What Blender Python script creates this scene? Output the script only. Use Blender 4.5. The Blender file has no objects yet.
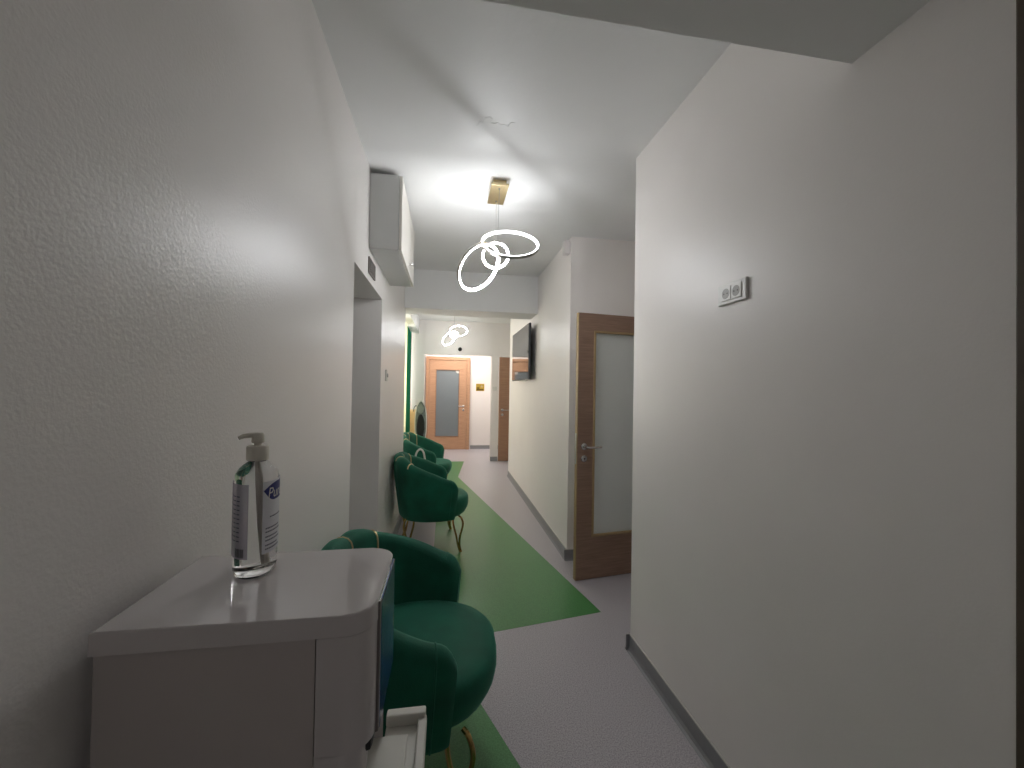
import bpy, bmesh, math, random
from mathutils import Vector, Matrix, Quaternion

scene = bpy.context.scene
COL = scene.collection
PI = math.pi
random.seed(4)

# ------------------------------------------------------------------ camera
FPX, CAM_H = 400.0, 1.42
yaw, pitch, roll = math.atan(65 / FPX), math.atan(5 / FPX), 0.016
fw = Vector((math.sin(yaw) * math.cos(pitch), math.cos(yaw) * math.cos(pitch), math.sin(pitch)))
r0 = Vector((math.cos(yaw), -math.sin(yaw), 0))
u0 = r0.cross(fw)
rt = r0 * math.cos(roll) + u0 * math.sin(roll)
up = u0 * math.cos(roll) - r0 * math.sin(roll)
cd = bpy.data.cameras.new('camera')
cd.sensor_width = 36.0
cd.sensor_fit = 'HORIZONTAL'
cd.lens = FPX / 1024 * 36
cd.clip_start = 0.02
cam = bpy.data.objects.new('camera', cd)
COL.objects.link(cam)
m = Matrix((rt, up, -fw)).transposed().to_4x4()
m.translation = Vector((0, 0, CAM_H))
cam.matrix_world = m
scene.camera = cam

# ------------------------------------------------------------------ world, exposure
w = bpy.data.worlds.new('world')
w.use_nodes = True
w.node_tree.nodes['Background'].inputs[0].default_value = (0.9, 0.95, 1.0, 1)
w.node_tree.nodes['Background'].inputs[1].default_value = 0.05
scene.world = w
scene.view_settings.view_transform = 'Standard'
scene.view_settings.look = 'None'
scene.view_settings.exposure = 1.85
scene.view_settings.gamma = 1.0
scene.view_settings.use_curve_mapping = False
LAMP = 15.0          # strength of the pendant light strips
HALL_LAMP = 24.0     # ceiling light of the far lobby
NEAR_FILL = 3.0      # dim fill light added out of view for the near end
WINDOW_GLOW = 1.1    # daylight behind the far window


# ------------------------------------------------------------------ materials
def lin(c):
    return tuple((v / 255 / 12.92) if v / 255 <= 0.04045 else ((v / 255 + 0.055) / 1.055) ** 2.4 for v in c)


def mat(name, rgb, rough=0.5, metal=0.0, var=0.0, vscale=6.0, bump=0.0, bscale=80.0, stretch=(1, 1, 1), **kw):
    """Principled material with a noise variation of its colour and a noise bump."""
    mt = bpy.data.materials.new(name)
    mt.use_nodes = True
    nt = mt.node_tree
    b = nt.nodes['Principled BSDF']
    c = lin(rgb)
    b.inputs['Base Color'].default_value = (*c, 1)
    b.inputs['Roughness'].default_value = rough
    b.inputs['Metallic'].default_value = metal
    for k, v in kw.items():
        b.inputs[k.replace('_', ' ')].default_value = v
    tc = nt.nodes.new('ShaderNodeTexCoord')
    mp = nt.nodes.new('ShaderNodeMapping')
    mp.inputs['Scale'].default_value = stretch
    nt.links.new(tc.outputs['Object'], mp.inputs[0])
    if var:
        n = nt.nodes.new('ShaderNodeTexNoise')
        n.inputs['Scale'].default_value = vscale
        n.inputs['Detail'].default_value = 4
        r = nt.nodes.new('ShaderNodeValToRGB')
        r.color_ramp.elements[0].position = 0.3
        r.color_ramp.elements[1].position = 0.7
        r.color_ramp.elements[0].color = (*[v * (1 - var) for v in c], 1)
        r.color_ramp.elements[1].color = (*[min(1, v * (1 + var)) for v in c], 1)
        nt.links.new(mp.outputs[0], n.inputs['Vector'])
        nt.links.new(n.outputs[0], r.inputs[0])
        nt.links.new(r.outputs[0], b.inputs['Base Color'])
    if bump:
        n = nt.nodes.new('ShaderNodeTexNoise')
        n.inputs['Scale'].default_value = bscale
        n.inputs['Detail'].default_value = 3
        bp = nt.nodes.new('ShaderNodeBump')
        bp.inputs['Strength'].default_value = bump
        bp.inputs['Distance'].default_value = 0.01
        nt.links.new(mp.outputs[0], n.inputs['Vector'])
        nt.links.new(n.outputs[0], bp.inputs['Height'])
        nt.links.new(bp.outputs[0], b.inputs['Normal'])
    return mt


def emit(name, rgb, strength):
    mt = bpy.data.materials.new(name)
    mt.use_nodes = True
    nt = mt.node_tree
    b = nt.nodes['Principled BSDF']
    b.inputs['Base Color'].default_value = (0.8, 0.8, 0.8, 1)
    b.inputs['Emission Color'].default_value = (*lin(rgb), 1)
    b.inputs['Emission Strength'].default_value = strength
    return mt


def wood(name, dark, light, rough=0.45):
    """Veneer with the grain running across the door."""
    mt = mat(name, light, rough)
    nt = mt.node_tree
    b = nt.nodes['Principled BSDF']
    mp = nt.nodes['Mapping']
    mp.inputs['Scale'].default_value = (1.2, 1.2, 22)
    n = nt.nodes.new('ShaderNodeTexNoise')
    n.inputs['Scale'].default_value = 4.0
    n.inputs['Detail'].default_value = 6
    n.inputs['Roughness'].default_value = 0.65
    r = nt.nodes.new('ShaderNodeValToRGB')
    r.color_ramp.elements[0].position = 0.32
    r.color_ramp.elements[1].position = 0.7
    r.color_ramp.elements[0].color = (*lin(dark), 1)
    r.color_ramp.elements[1].color = (*lin(light), 1)
    nt.links.new(mp.outputs[0], n.inputs['Vector'])
    nt.links.new(n.outputs[0], r.inputs[0])
    nt.links.new(r.outputs[0], b.inputs['Base Color'])
    return mt


def speckle(name, base, dark, light):
    mt = mat(name, base, 0.34)
    nt = mt.node_tree
    b = nt.nodes['Principled BSDF']
    n = nt.nodes.new('ShaderNodeTexNoise')
    n.inputs['Scale'].default_value = 190
    n.inputs['Detail'].default_value = 2
    r = nt.nodes.new('ShaderNodeValToRGB')
    e = r.color_ramp.elements
    e[0].position, e[1].position = 0.36, 0.66
    e[0].color, e[1].color = (*lin(dark), 1), (*lin(light), 1)
    k = e.new(0.5)
    k.color = (*lin(base), 1)
    nt.links.new(nt.nodes['Mapping'].outputs[0], n.inputs['Vector'])
    nt.links.new(n.outputs[0], r.inputs[0])
    nt.links.new(r.outputs[0], b.inputs['Base Color'])
    return mt


M = {
    'wall': mat('satin_wall_paint', (243, 238, 234), 0.38, var=0.015, vscale=2.5, bump=0.03, bscale=150),
    'wall_left': mat('brushed_satin_wall_paint', (243, 239, 235), 0.34, var=0.015, vscale=2.5, bump=0.085, bscale=150),
    'ceiling': mat('ceiling_paint', (241, 241, 240), 0.42, var=0.015, vscale=3, bump=0.08, bscale=20),
    'patch': mat('filler_patch', (224, 221, 216), 0.4, bump=0.2, bscale=60),
    'floor': speckle('speckled_vinyl', (186, 181, 185), (158, 152, 158), (204, 199, 202)),
    'green_floor': speckle('green_vinyl', (78, 139, 80), (70, 127, 72), (88, 151, 90)),
    'base': mat('grey_vinyl_skirting', (140, 140, 142), 0.45, var=0.04, vscale=40),
    'seal': mat('pale_sealant', (205, 202, 196), 0.5, var=0.03),
    'dark_frame': mat('dark_frame_paint', (88, 76, 66), 0.5, var=0.06, vscale=20),
    'plastic': mat('white_appliance_plastic', (208, 202, 200), 0.08, var=0.01, vscale=8, Coat_Weight=0.3),
    'side_panel': mat('white_painted_steel', (190, 182, 178), 0.35, var=0.02, vscale=6),
    'strip': mat('grey_trim_plastic', (120, 112, 110), 0.35, var=0.02),
    'dark_plastic': mat('dark_plastic', (40, 38, 38), 0.4, var=0.03),
    'tray': mat('white_tray_plastic', (222, 220, 210), 0.4, var=0.01),
    'cabinet': mat('white_laminate', (205, 206, 204), 0.4, var=0.01),
    'cabinet_door': mat('cream_laminate', (226, 222, 214), 0.35, var=0.01),
    'steel': mat('brushed_steel', (190, 190, 190), 0.3, 1.0, var=0.05, vscale=12, stretch=(1, 1, 12)),
    'chrome': mat('satin_chrome', (205, 205, 205), 0.22, 1.0, var=0.02),
    'piping': mat('pale_gold_piping', (214, 190, 146), 0.35, 0.8, var=0.03, vscale=30),
    'gold': mat('gold_metal', (196, 164, 104), 0.24, 1.0, var=0.04, vscale=30),
    'pale_gold': mat('pale_gold_metal', (216, 198, 156), 0.35, 1.0, var=0.03, vscale=30),
    'velvet': mat('green_velvet', (2, 92, 70), 0.75, var=0.22, vscale=7, bump=0.15, bscale=240, Sheen_Weight=0.35, Sheen_Roughness=0.4, Sheen_Tint=(0.25, 0.8, 0.6, 1)),
    'wood': wood('walnut_veneer', (142, 114, 98), (174, 142, 122)),
    'wood_edge': mat('pale_door_edge', (178, 152, 112), 0.5, var=0.05, vscale=20, stretch=(1, 1, 0.2)),
    'wood_light': wood('oak_veneer', (176, 134, 104), (202, 160, 126)),
    'wood_mid': wood('brown_veneer', (150, 112, 88), (176, 136, 108)),
    'frost': mat('frosted_glass', (240, 244, 241), 0.35, var=0.01, vscale=3, Coat_Weight=0.15),
    'frost_dark': mat('grey_frosted_glass', (124, 132, 136), 0.3, var=0.02, vscale=3),
    'screen': mat('black_screen_glass', (14, 15, 16), 0.05, var=0.05),
    'tv_body': mat('grey_tv_plastic', (62, 64, 68), 0.45, var=0.03),
    'led': emit('lamp_diffuser', (250, 252, 255), LAMP * 1.35),
    'led_upper': emit('upper_ring_diffuser', (250, 252, 255), LAMP * 0.2),
    'led_far': emit('far_lamp_diffuser', (248, 250, 255), LAMP * 0.85),
    'ring_metal': mat('silver_ring_metal', (190, 186, 178), 0.35, 1.0, var=0.02),
    'wire': mat('thin_steel_wire', (180, 180, 178), 0.4, 1.0, var=0.02),
    'hall_lamp': emit('round_lamp_diffuser', (255, 250, 246), HALL_LAMP),
    'window_glow': emit('bright_window_pane', (255, 250, 240), WINDOW_GLOW),
    'curtain': mat('green_curtain_cloth', (44, 146, 114), 0.8, var=0.12, vscale=14, stretch=(1, 1, 0.1)),
    'socket': mat('ivory_socket_plastic', (226, 224, 218), 0.3, var=0.01),
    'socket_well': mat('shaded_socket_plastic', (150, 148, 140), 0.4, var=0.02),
    'hole': mat('black_hole', (12, 12, 12), 0.6, var=0.02),
    'sensor': mat('white_sensor_plastic', (224, 218, 216), 0.4, var=0.01),
    'display': mat('smoked_display', (74, 68, 66), 0.15, var=0.1, vscale=60),
    'display_frame': mat('grey_display_frame', (112, 104, 100), 0.4, var=0.03),
    'sign': mat('gold_sign_metal', (214, 184, 84), 0.3, 0.8, var=0.15, vscale=30),
    'sign_dark': mat('dark_sign_relief', (120, 96, 40), 0.4, 0.6, var=0.1),
    'paper': mat('cream_paper', (246, 226, 186), 0.7, var=0.04, vscale=14),
    'bag_white': mat('white_paper', (226, 224, 220), 0.6, var=0.02),
    'pack': mat('grey_green_cloth', (126, 138, 136), 0.8, var=0.25, vscale=16),
    'pack_dark': mat('black_cloth', (34, 38, 38), 0.8, var=0.1, vscale=30),
    'piping_white': mat('white_piping', (230, 228, 222), 0.6, var=0.02),
    'lid': mat('white_pump_plastic', (222, 216, 202), 0.35, var=0.01),
    'label_back': mat('lilac_back_label', (206, 200, 214), 0.5, var=0.02, Alpha=0.6),
    'label': mat('white_front_label', (226, 226, 230), 0.45, var=0.01),
    'label_blue': mat('blue_label_ink', (44, 52, 120), 0.45, var=0.02),
    'ink': mat('dark_label_ink', (60, 60, 84), 0.5, var=0.02),
    'ink_black': mat('black_label_ink', (16, 16, 20), 0.5, var=0.02),
}
M['sheer'] = mat('pale_yellow_sheer', (248, 245, 222), 0.8, var=0.05, vscale=14, stretch=(1, 1, 0.1))
_nt = M['sheer'].node_tree
_tr = _nt.nodes.new('ShaderNodeBsdfTranslucent')
_tr.inputs[0].default_value = (*lin((248, 246, 220)), 1)
_mx = _nt.nodes.new('ShaderNodeMixShader')
_mx.inputs[0].default_value = 0.6
_nt.links.new(_nt.nodes['Principled BSDF'].outputs[0], _mx.inputs[1])
_nt.links.new(_tr.outputs[0], _mx.inputs[2])
_nt.links.new(_mx.outputs[0], _nt.nodes['Material Output'].inputs[0])
gm = bpy.data.materials.new('clear_bottle_gel')
gm.use_nodes = True
gb = gm.node_tree.nodes['Principled BSDF']
gb.inputs['Base Color'].default_value = (0.97, 0.97, 0.98, 1)
gb.inputs['Roughness'].default_value = 0.02
gb.inputs['IOR'].default_value = 1.36
gb.inputs['Transmission Weight'].default_value = 1.0
M['clear'] = gm
# picture printed on the dispenser's front: blue water on a pale ground
pm = mat('water_picture_print', (150, 170, 160), 0.2)
nt = pm.node_tree
wv = nt.nodes.new('ShaderNodeTexWave')
wv.inputs['Scale'].default_value = 4.5
wv.inputs['Distortion'].default_value = 7.0
wv.inputs['Detail'].default_value = 3
rr = nt.nodes.new('ShaderNodeValToRGB')
ee = rr.color_ramp.elements
ee[0].position, ee[1].position = 0.25, 0.85
ee[0].color, ee[1].color = (*lin((6, 62, 120)), 1), (*lin((176, 184, 150)), 1)
ek = ee.new(0.55)
ek.color = (*lin((60, 130, 160)), 1)
nt.links.new(nt.nodes['Mapping'].outputs[0], wv.inputs['Vector'])
nt.links.new(wv.outputs['Fac'], rr.inputs[0])
nt.links.new(rr.outputs[0], nt.nodes['Principled BSDF'].inputs['Base Color'])
M['picture'] = pm


# ------------------------------------------------------------------ mesh helpers
def new():
    return bmesh.new()


def box(bm, x0, x1, y0, y1, z0, z1, bev=0.0, seg=2, rot=None):
    mtx = Matrix.Translation(((x0 + x1) / 2, (y0 + y1) / 2, (z0 + z1) / 2))
    if rot is not None:
        mtx = mtx @ rot
    r = bmesh.ops.create_cube(bm, size=1.0, matrix=mtx @ Matrix.Diagonal((x1 - x0, y1 - y0, z1 - z0, 1)))
    if bev:
        ed = list({e for v in r['verts'] for e in v.link_edges})
        bmesh.ops.bevel(bm, geom=ed, offset=bev, segments=seg, affect='EDGES', profile=0.5)
    return bm


def bx(*a, **k):
    return box(new(), *a, **k)


def tube(bm, pts, rad, seg=8, closed=False):
    pts = [Vector(p) for p in pts]
    n = len(pts)
    rads = rad if isinstance(rad, (list, tuple)) else [rad] * n
    rings = []
    nrm = None
    for i, p in enumerate(pts):
        a = pts[(i - 1) % n] if (closed or i > 0) else p
        b = pts[(i + 1) % n] if (closed or i < n - 1) else p
        t = (b - a).normalized()
        if nrm is None:
            nrm = t.orthogonal().normalized()
        else:
            nrm = (nrm - t * nrm.dot(t))
            nrm = nrm.normalized() if nrm.length > 1e-6 else t.orthogonal().normalized()
        bi = t.cross(nrm)
        rings.append([bm.verts.new(p + (nrm * math.cos(2 * PI * k / seg) + bi * math.sin(2 * PI * k / seg)) * rads[i]) for k in range(seg)])
    m_ = n if closed else n - 1
    for i in range(m_):
        A, B = rings[i], rings[(i + 1) % n]
        off = 0
        if closed and i == n - 1:      # match the twist at the joint
            off = min(range(seg), key=lambda o: (A[0].co - B[o].co).length)
        for k in range(seg):
            bm.faces.new((A[k], A[(k + 1) % seg], B[(k + 1 + off) % seg], B[(k + off) % seg]))
    if not closed:
        bm.faces.new(list(reversed(rings[0])))
        bm.faces.new(rings[-1])
    return bm


def lathe(bm, prof, seg=24, c=(0, 0, 0), sx=1.0, sy=1.0, axis='Z'):
    """prof: list of (radius, height); closes at both ends."""
    c = Vector(c)
    rings = []
    for r, h in prof:
        ring = []
        for k in range(seg):
            a = 2 * PI * k / seg
            x, y = r * math.cos(a) * sx, r * math.sin(a) * sy
            p = {'Z': (x, y, h), 'X': (h, x, y), 'Y': (x, -h, y)}[axis]
            ring.append(bm.verts.new(c + Vector(p)))
        rings.append(ring)
    for A, B in zip(rings, rings[1:]):
        for k in range(seg):
            bm.faces.new((A[k], A[(k + 1) % seg], B[(k + 1) % seg], B[k]))
    bm.faces.new(list(reversed(rings[0])))
    bm.faces.new(rings[-1])
    return bm


def prism(bm, poly, z0, z1):
    a = [bm.verts.new((x, y, z0)) for x, y in poly]
    b = [bm.verts.new((x, y, z1)) for x, y in poly]
    n = len(poly)
    for i in range(n):
        bm.faces.new((a[i], a[(i + 1) % n], b[(i + 1) % n], b[i]))
    bm.faces.new(list(reversed(a)))
    bm.faces.new(b)
    return bm


def link(o, parent=None):
    COL.objects.link(o)
    if parent is not None:
        o.parent = parent
    return o


def obj(name, bm, material, parent=None, smooth=False, loc=None, rotz=None, flat=0.0):
    bmesh.ops.recalc_face_normals(bm, faces=bm.faces[:])
    me = bpy.data.meshes.new(name)
    bm.to_mesh(me)
    bm.free()
    me.materials.append(M[material] if isinstance(material, str) else material)
    if smooth:
        for p in me.polygons:
            p.use_smooth = True
        me.set_sharp_from_angle(angle=math.radians(42))
        if flat:
            for p in me.polygons:
                if p.area > flat:
                    p.use_smooth = False
    o = bpy.data.objects.new(name, me)
    link(o, parent)
    if loc:
        o.location = loc
    if rotz is not None:
        o.rotation_euler = (0, 0, rotz)
    return o


def tag(o, label, cat, group=None):
    o['label'] = label
    o['category'] = cat
    if group:
        o['group'] = group
    return o


def thing(name, label, cat, loc=(0, 0, 0), rotz=0.0, group=None):
    o = bpy.data.objects.new(name, None)
    o.empty_display_size = 0.1
    link(o)
    o.location = loc
    o.rotation_euler = (0, 0, rotz)
    return tag(o, label, cat, group)


def struct(name, bm, material, parent=None, smooth=False, label=None, cat=None, loc=None, rotz=None):
    o = obj(name, bm, material, parent, smooth, loc, rotz)
    if parent is None:
        o['kind'] = 'structure'
        o['label'] = label
        o['category'] = cat
    return o


def copy_tree(o, parent=None):
    c = o.copy()
    link(c, parent)
    for ch in list(o.children):
        copy_tree(ch, c)
    return c


def text_bm(body, size):
    """Letter shapes as a flat bmesh in the xy plane, origin at the left of the baseline."""
    cu = bpy.data.curves.new('lettering', 'FONT')
    cu.body = body
    cu.size = size
    o = bpy.data.objects.new('lettering', cu)
    COL.objects.link(o)
    dg = bpy.context.evaluated_depsgraph_get()
    me = o.evaluated_get(dg).to_mesh()
    bm = new()
    bm.from_mesh(me)
    o.evaluated_get(dg).to_mesh_clear()
    bpy.data.objects.remove(o)
    bpy.data.curves.remove(cu)
    return bm


# ------------------------------------------------------------------ the room shell
XL, XR, XT, ZC = -0.471, 1.018, 1.014, 2.715      # left wall, near right wall, far right wall, ceiling
Y0, YF, YV = -1.6, 7.83, 9.42                    # behind the camera, far wall, lobby's end wall
struct('floor', bx(-1.6, 2.9, Y0 - 0.2, YV + 0.3, -0.1, 0.0), 'floor', label='pale grey speckled vinyl corridor floor', cat='floor')
g = prism(new(), [(-0.09, 0.2), (0.77, 0.2), (0.299, 1.489), (-0.004, 2.285), (0.267, 2.33), (1.0, 2.453), (0.2, 6.463), (0.354, YF), (-0.09, YF)], 0.0, 0.0012)
struct('trim_1', g, 'green_floor', label='zigzag green vinyl path inlaid along the corridor floor', cat='floor')
struct('ceiling', bx(-1.6, 2.9, Y0 - 0.2, YV + 0.3, ZC, ZC + 0.12), 'ceiling', label='off-white painted corridor ceiling', cat='ceiling')
struct('ceiling_soffit', bx(XL - 0.05, XR + 0.03, Y0 - 0.1, 0.872, 2.275, ZC + 0.02), 'ceiling', label='lowered grey ceiling section overhead at the near end', cat='ceiling')
struct('ceiling_beam', bx(-1.1, XT + 0.03, 4.48, 4.875, 2.288, ZC + 0.02), 'ceiling', label='white beam crossing the corridor beyond the first pendant', cat='beam')

LY0, LY1, LZ = 2.11, 2.983, 2.05               # lift recess
b = bx(-1.35, XL, Y0, LY0, -0.02, ZC + 0.02)
box(b, -1.35, XL, LY1, 4.62, -0.02, ZC + 0.02)
box(b, -1.35, XL, LY0 - 0.005, LY1 + 0.005, LZ, ZC + 0.02)
box(b, -1.35, -0.86, LY0 - 0.005, LY1 + 0.005, -0.02, LZ + 0.005)
struct('wall_left', b, 'wall_left', label='off-white glossy painted left wall with a tall recess', cat='wall')
d = struct('door_4', bx(-0.86, -0.835, LY0, LY1, 0.0, LZ), 'strip', label='steel sliding lift door deep in the left wall recess', cat='door')
obj('door_panel', bx(-0.838, -0.815, LY0 + 0.05, (LY0 + LY1) / 2 - 0.002, 0.01, LZ - 0.04, bev=0.003), 'steel', d)
obj('door_panel', bx(-0.838, -0.815, (LY0 + LY1) / 2 + 0.002, LY1 - 0.05, 0.01, LZ - 0.04, bev=0.003), 'steel', d)

struct('wall_right', bx(XR, 2.75, Y0, 2.075, -0.02, ZC + 0.02), 'wall', label='off-white near right wall carrying the double socket', cat='wall')
struct('wall_right_far', bx(XT, 2.75, 3.24, 6.5, -0.02, ZC + 0.02), 'wall', label='off-white far right wall behind the television', cat='wall')
b = bx(1.85, 1.95, 2.05, 2.21, -0.02, ZC + 0.02)
box(b, 1.85, 1.95, 3.05, 3.26, -0.02, ZC + 0.02)
box(b, 1.85, 1.95, 2.20, 3.06, 2.05, ZC + 0.02)
box(b, 2.68, 2.75, 2.05, 3.26, -0.02, ZC + 0.02)
struct('wall_alcove', b, 'wall', label='off-white wall around the doorway in the right alcove', cat='wall')
struct('wall_back', bx(-1.35, 2.75, Y0 - 0.1, Y0, -0.02, ZC + 0.02), 'wall', label='off-white wall closing the corridor behind the viewer', cat='wall')

# far wall with the opening to the lobby, bay with the window on the left
OX0, OX1, OZ = -0.435, 0.86, 2.065
b = bx(-1.35, OX0, YF, YF + 0.12, -0.02, ZC + 0.02)
box(b, OX1, 1.005, YF, YF + 0.12, -0.02, ZC + 0.02)
box(b, 1.0, 2.0, YF, YF + 0.12, 2.05, ZC + 0.02)
box(b, 1.83, 2.0, YF, YF + 0.12, -0.02, 2.06)
box(b, OX0 - 0.005, OX1 + 0.005, YF, YF + 0.12, OZ, ZC + 0.02)
struct('wall_far', b, 'wall', label='off-white far wall with a wide opening and header', cat='wall')
b = bx(-1.35, -1.0, 4.61, 5.3, -0.02, ZC + 0.02)
box(b, -1.35, -1.0, 7.72, YF + 0.02, -0.02, ZC + 0.02)
box(b, -1.35, -1.0, 5.29, 7.73, -0.02, 0.85)
box(b, -1.35, -1.0, 5.29, 7.73, 2.42, ZC + 0.02)
struct('wall_window_bay', b, 'wall', label='off-white wall of the window bay left of the far chairs', cat='wall')
wn = struct('window_1', bx(-1.2, -1.16, 5.3, 7.72, 0.86, 2.41), 'window_glow', label='bright yellowish window in the bay beyond the left wall', cat='window')
fr = bx(-1.17, -1.1, 5.3, 7.72, 0.85, 0.91, bev=0.004)
box(fr, -1.17, -1.1, 5.3, 7.72, 2.35, 2.42, bev=0.004)
for yy in (5.3, 6.48, 7.66):
    box(fr, -1.17, -1.1, yy, yy + 0.06, 0.85, 2.42, bev=0.004)
obj('window_frame', fr, 'cabinet', wn)
obj('window_sill', bx(-1.16, -0.97, 5.28, 7.74, 0.82, 0.855, bev=0.004), 'cabinet', wn)
struct('ceiling_bulkhead', bx(-1.02, -0.54, 4.865, YF + 0.01, 2.46, ZC + 0.02), 'ceiling', label='boxed white bulkhead above the green curtain', cat='ceiling')
struct('wall_right_recess', bx(1.95, 2.2, 6.45, YF + 0.12, -0.02, ZC + 0.02), 'wall', label='off-white side wall of the recess beyond the television', cat='wall')

# lobby behind the opening
struct('wall_lobby', bx(-1.0, 1.7, YV, YV + 0.12, -0.02, ZC + 0.02), 'wall', label='bright white end wall of the lobby with the gold sign', cat='wall')
struct('wall_lobby_left', bx(-0.85, -0.5, YF + 0.1, YV + 0.05, -0.02, ZC + 0.02), 'wall', label='white left side wall of the lobby', cat='wall')
struct('wall_lobby_right', bx(1.45, 1.7, YF + 0.1, YV + 0.05, -0.02, ZC + 0.02), 'wall', label='white right side wall of the lobby', cat='wall')


# skirting: a coved vinyl strip with a pale sealant bead on top
def skirting(name, x0, y0, x1, y1, nx, ny, label, h=0.085):
    b = new()
    prof = [(0.0, 0.0), (0.024, 0.0), (0.012, 0.006), (0.006, 0.02), (0.005, h), (0.0, h)]
    A = [b.verts.new((x0 + nx * p, y0 + ny * p, z)) for p, z in prof]
    B = [b.verts.new((x1 + nx * p, y1 + ny * p, z)) for p, z in prof]
    n = len(prof)
    for i in range(n):
        b.faces.new((A[i], A[(i + 1) % n], B[(i + 1) % n], B[i]))
    b.faces.new(A)
    b.faces.new(list(reversed(B)))
    o = struct(name, b, 'base', label=label, cat='skirting')
    s = tube(new(), [(x0 + nx * 0.003, y0 + ny * 0.003, h + 0.001), (x1 + nx * 0.003, y1 + ny * 0.003, h + 0.001)], 0.0035, 6)
    obj('sealant_bead', s, 'seal', o)
    return o


skirting('baseboard_right', XR, 0.575, XR, 2.075, -1, 0, 'grey vinyl skirting below the near right wall')
skirting('baseboard_right_end', XR - 0.024, 2.075, 1.85, 2.075, 0, 1, 'grey vinyl skirting round the end of the near right wall')
skirting('baseboard_right_far', XT, 3.24, XT, 6.5, -1, 0, 'grey vinyl skirting below the television wall')
skirting('baseboard_alcove', XT - 0.024, 3.24, 1.85, 3.24, 0, -1, 'grey vinyl skirting along the back of the alcove')
skirting('baseboard_left', XL, LY1, XL, 4.62, 1, 0, 'grey vinyl skirting beyond the left recess')
skirting('baseboard_left_near', XL, Y0, XL, LY0, 1, 0, 'grey vinyl skirting below the near left wall')
skirting('baseboard_far', OX1, YF, 1.0, YF, 0, -1, 'grey vinyl skirting below the pillar at the opening')
skirting('baseboard_lobby', 0.56, YV, 1.45, YV, 0, -1, 'grey vinyl skirting below the lobby end wall')

# dark frame at the near end of the right wall
b = bx(XR - 0.006, XR + 0.02, 0.18, 0.567, 0.0, 2.275, bev=0.003)
struct('door_5', b, 'dark_frame', label='dark brown door set in the right wall at the picture edge', cat='door')

# repaired patch in the ceiling paint: a thin ragged skin of filler
pts = []
rag = [(0.22, 2.30), (0.19, 2.22), (0.175, 2.14), (0.175, 2.07), (0.19, 2.03), (0.205, 2.035), (0.212, 2.0), (0.235, 1.985), (0.25, 2.0), (0.245, 2.03),
       (0.262, 2.035), (0.28, 2.02), (0.295, 2.035), (0.32, 2.03), (0.335, 2.045), (0.345, 2.01), (0.365, 2.005), (0.37, 2.03), (0.375, 2.12), (0.36, 2.24), (0.33, 2.33), (0.27, 2.35)]
struct('trim_2', prism(new(), [(x * 0.9485 - 0.045, y * 0.9485) for x, y in rag], ZC - 0.002, ZC + 0.003), 'ceiling', label='ragged repaired patch in the ceiling paint before the first pendant', cat='ceiling')


# ------------------------------------------------------------------ doors
def lever(parent, x, y, z, s, out, material='chrome'):
    """lever handle with a rose, arm runs in direction s along x; out = -1 towards the viewer."""
    h = lathe(new(), [(0.026, 0.0), (0.026, 0.006), (0.022, 0.009), (0.011, 0.010), (0.009, 0.035)], 20, (x, y, z), axis='Y')
    tube(h, [(x, y - 0.03, z), (x, y - 0.05, z), (x + s * 0.015, y - 0.055, z), (x + s * 0.06, y - 0.055, z - 0.002), (x + s * 0.12, y - 0.052, z)], [0.009, 0.009, 0.009, 0.0085, 0.008], 10)
    obj('door_handle', h, material, parent, True)
    k = lathe(new(), [(0.025, 0.0), (0.025, 0.006), (0.021, 0.009), (0.006, 0.009), (0.006, 0.010)], 20, (x, y, z - 0.09), axis='Y')
    e = obj('lock_rose', k, material, parent, True)
    kh = lathe(new(), [(0.0045, 0.0), (0.0045, 0.0015)], 12, (x, y - 0.010, z - 0.086), axis='Y')
    box(kh, x - 0.0022, x + 0.0022, y - 0.0115, y - 0.010, z - 0.100, z - 0.087)
    obj('keyhole', kh, 'hole', e)


def leaf_with_glass(parent, W, H, T, gx0, gx1, gz0, gz1, wood_m, bead_m, glass_m):
    """door leaf in local coords: x 0..W, y 0..T (front face at y = 0)."""
    f = bx(0, gx0, 0, T, 0, H)
    box(f, gx1, W, 0, T, 0, H)
    box(f, gx0 - 0.001, gx1 + 0.001, 0, T, 0, gz0)
    box(f, gx0 - 0.001, gx1 + 0.001, 0, T, gz1, H)
    obj('door_leaf', f, wood_m, parent)
    bd = new()
    for s0, s1 in ((-0.006, 0.012), (T - 0.012, T + 0.006)):
        box(bd, gx0 - 0.004, gx0 + 0.014, s0, s1, gz0 - 0.004, gz1 + 0.004, bev=0.003)
        box(bd, gx1 - 0.014, gx1 + 0.004, s0, s1, gz0 - 0.004, gz1 + 0.004, bev=0.003)
        box(bd, gx0, gx1, s0, s1, gz0 - 0.004, gz0 + 0.014, bev=0.003)
        box(bd, gx0, gx1, s0, s1, gz1 - 0.014, gz1 + 0.004, bev=0.003)
    obj('glazing_bead', bd, bead_m, parent)
    obj('glass_pane', bx(gx0, gx1, T / 2 - 0.004, T / 2 + 0.004, gz0, gz1), glass_m, parent)


def setting(name, label, cat, loc, rotz=0.0):
    o = thing(name, label, cat, loc, rotz)
    o['kind'] = 'structure'
    return o


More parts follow.
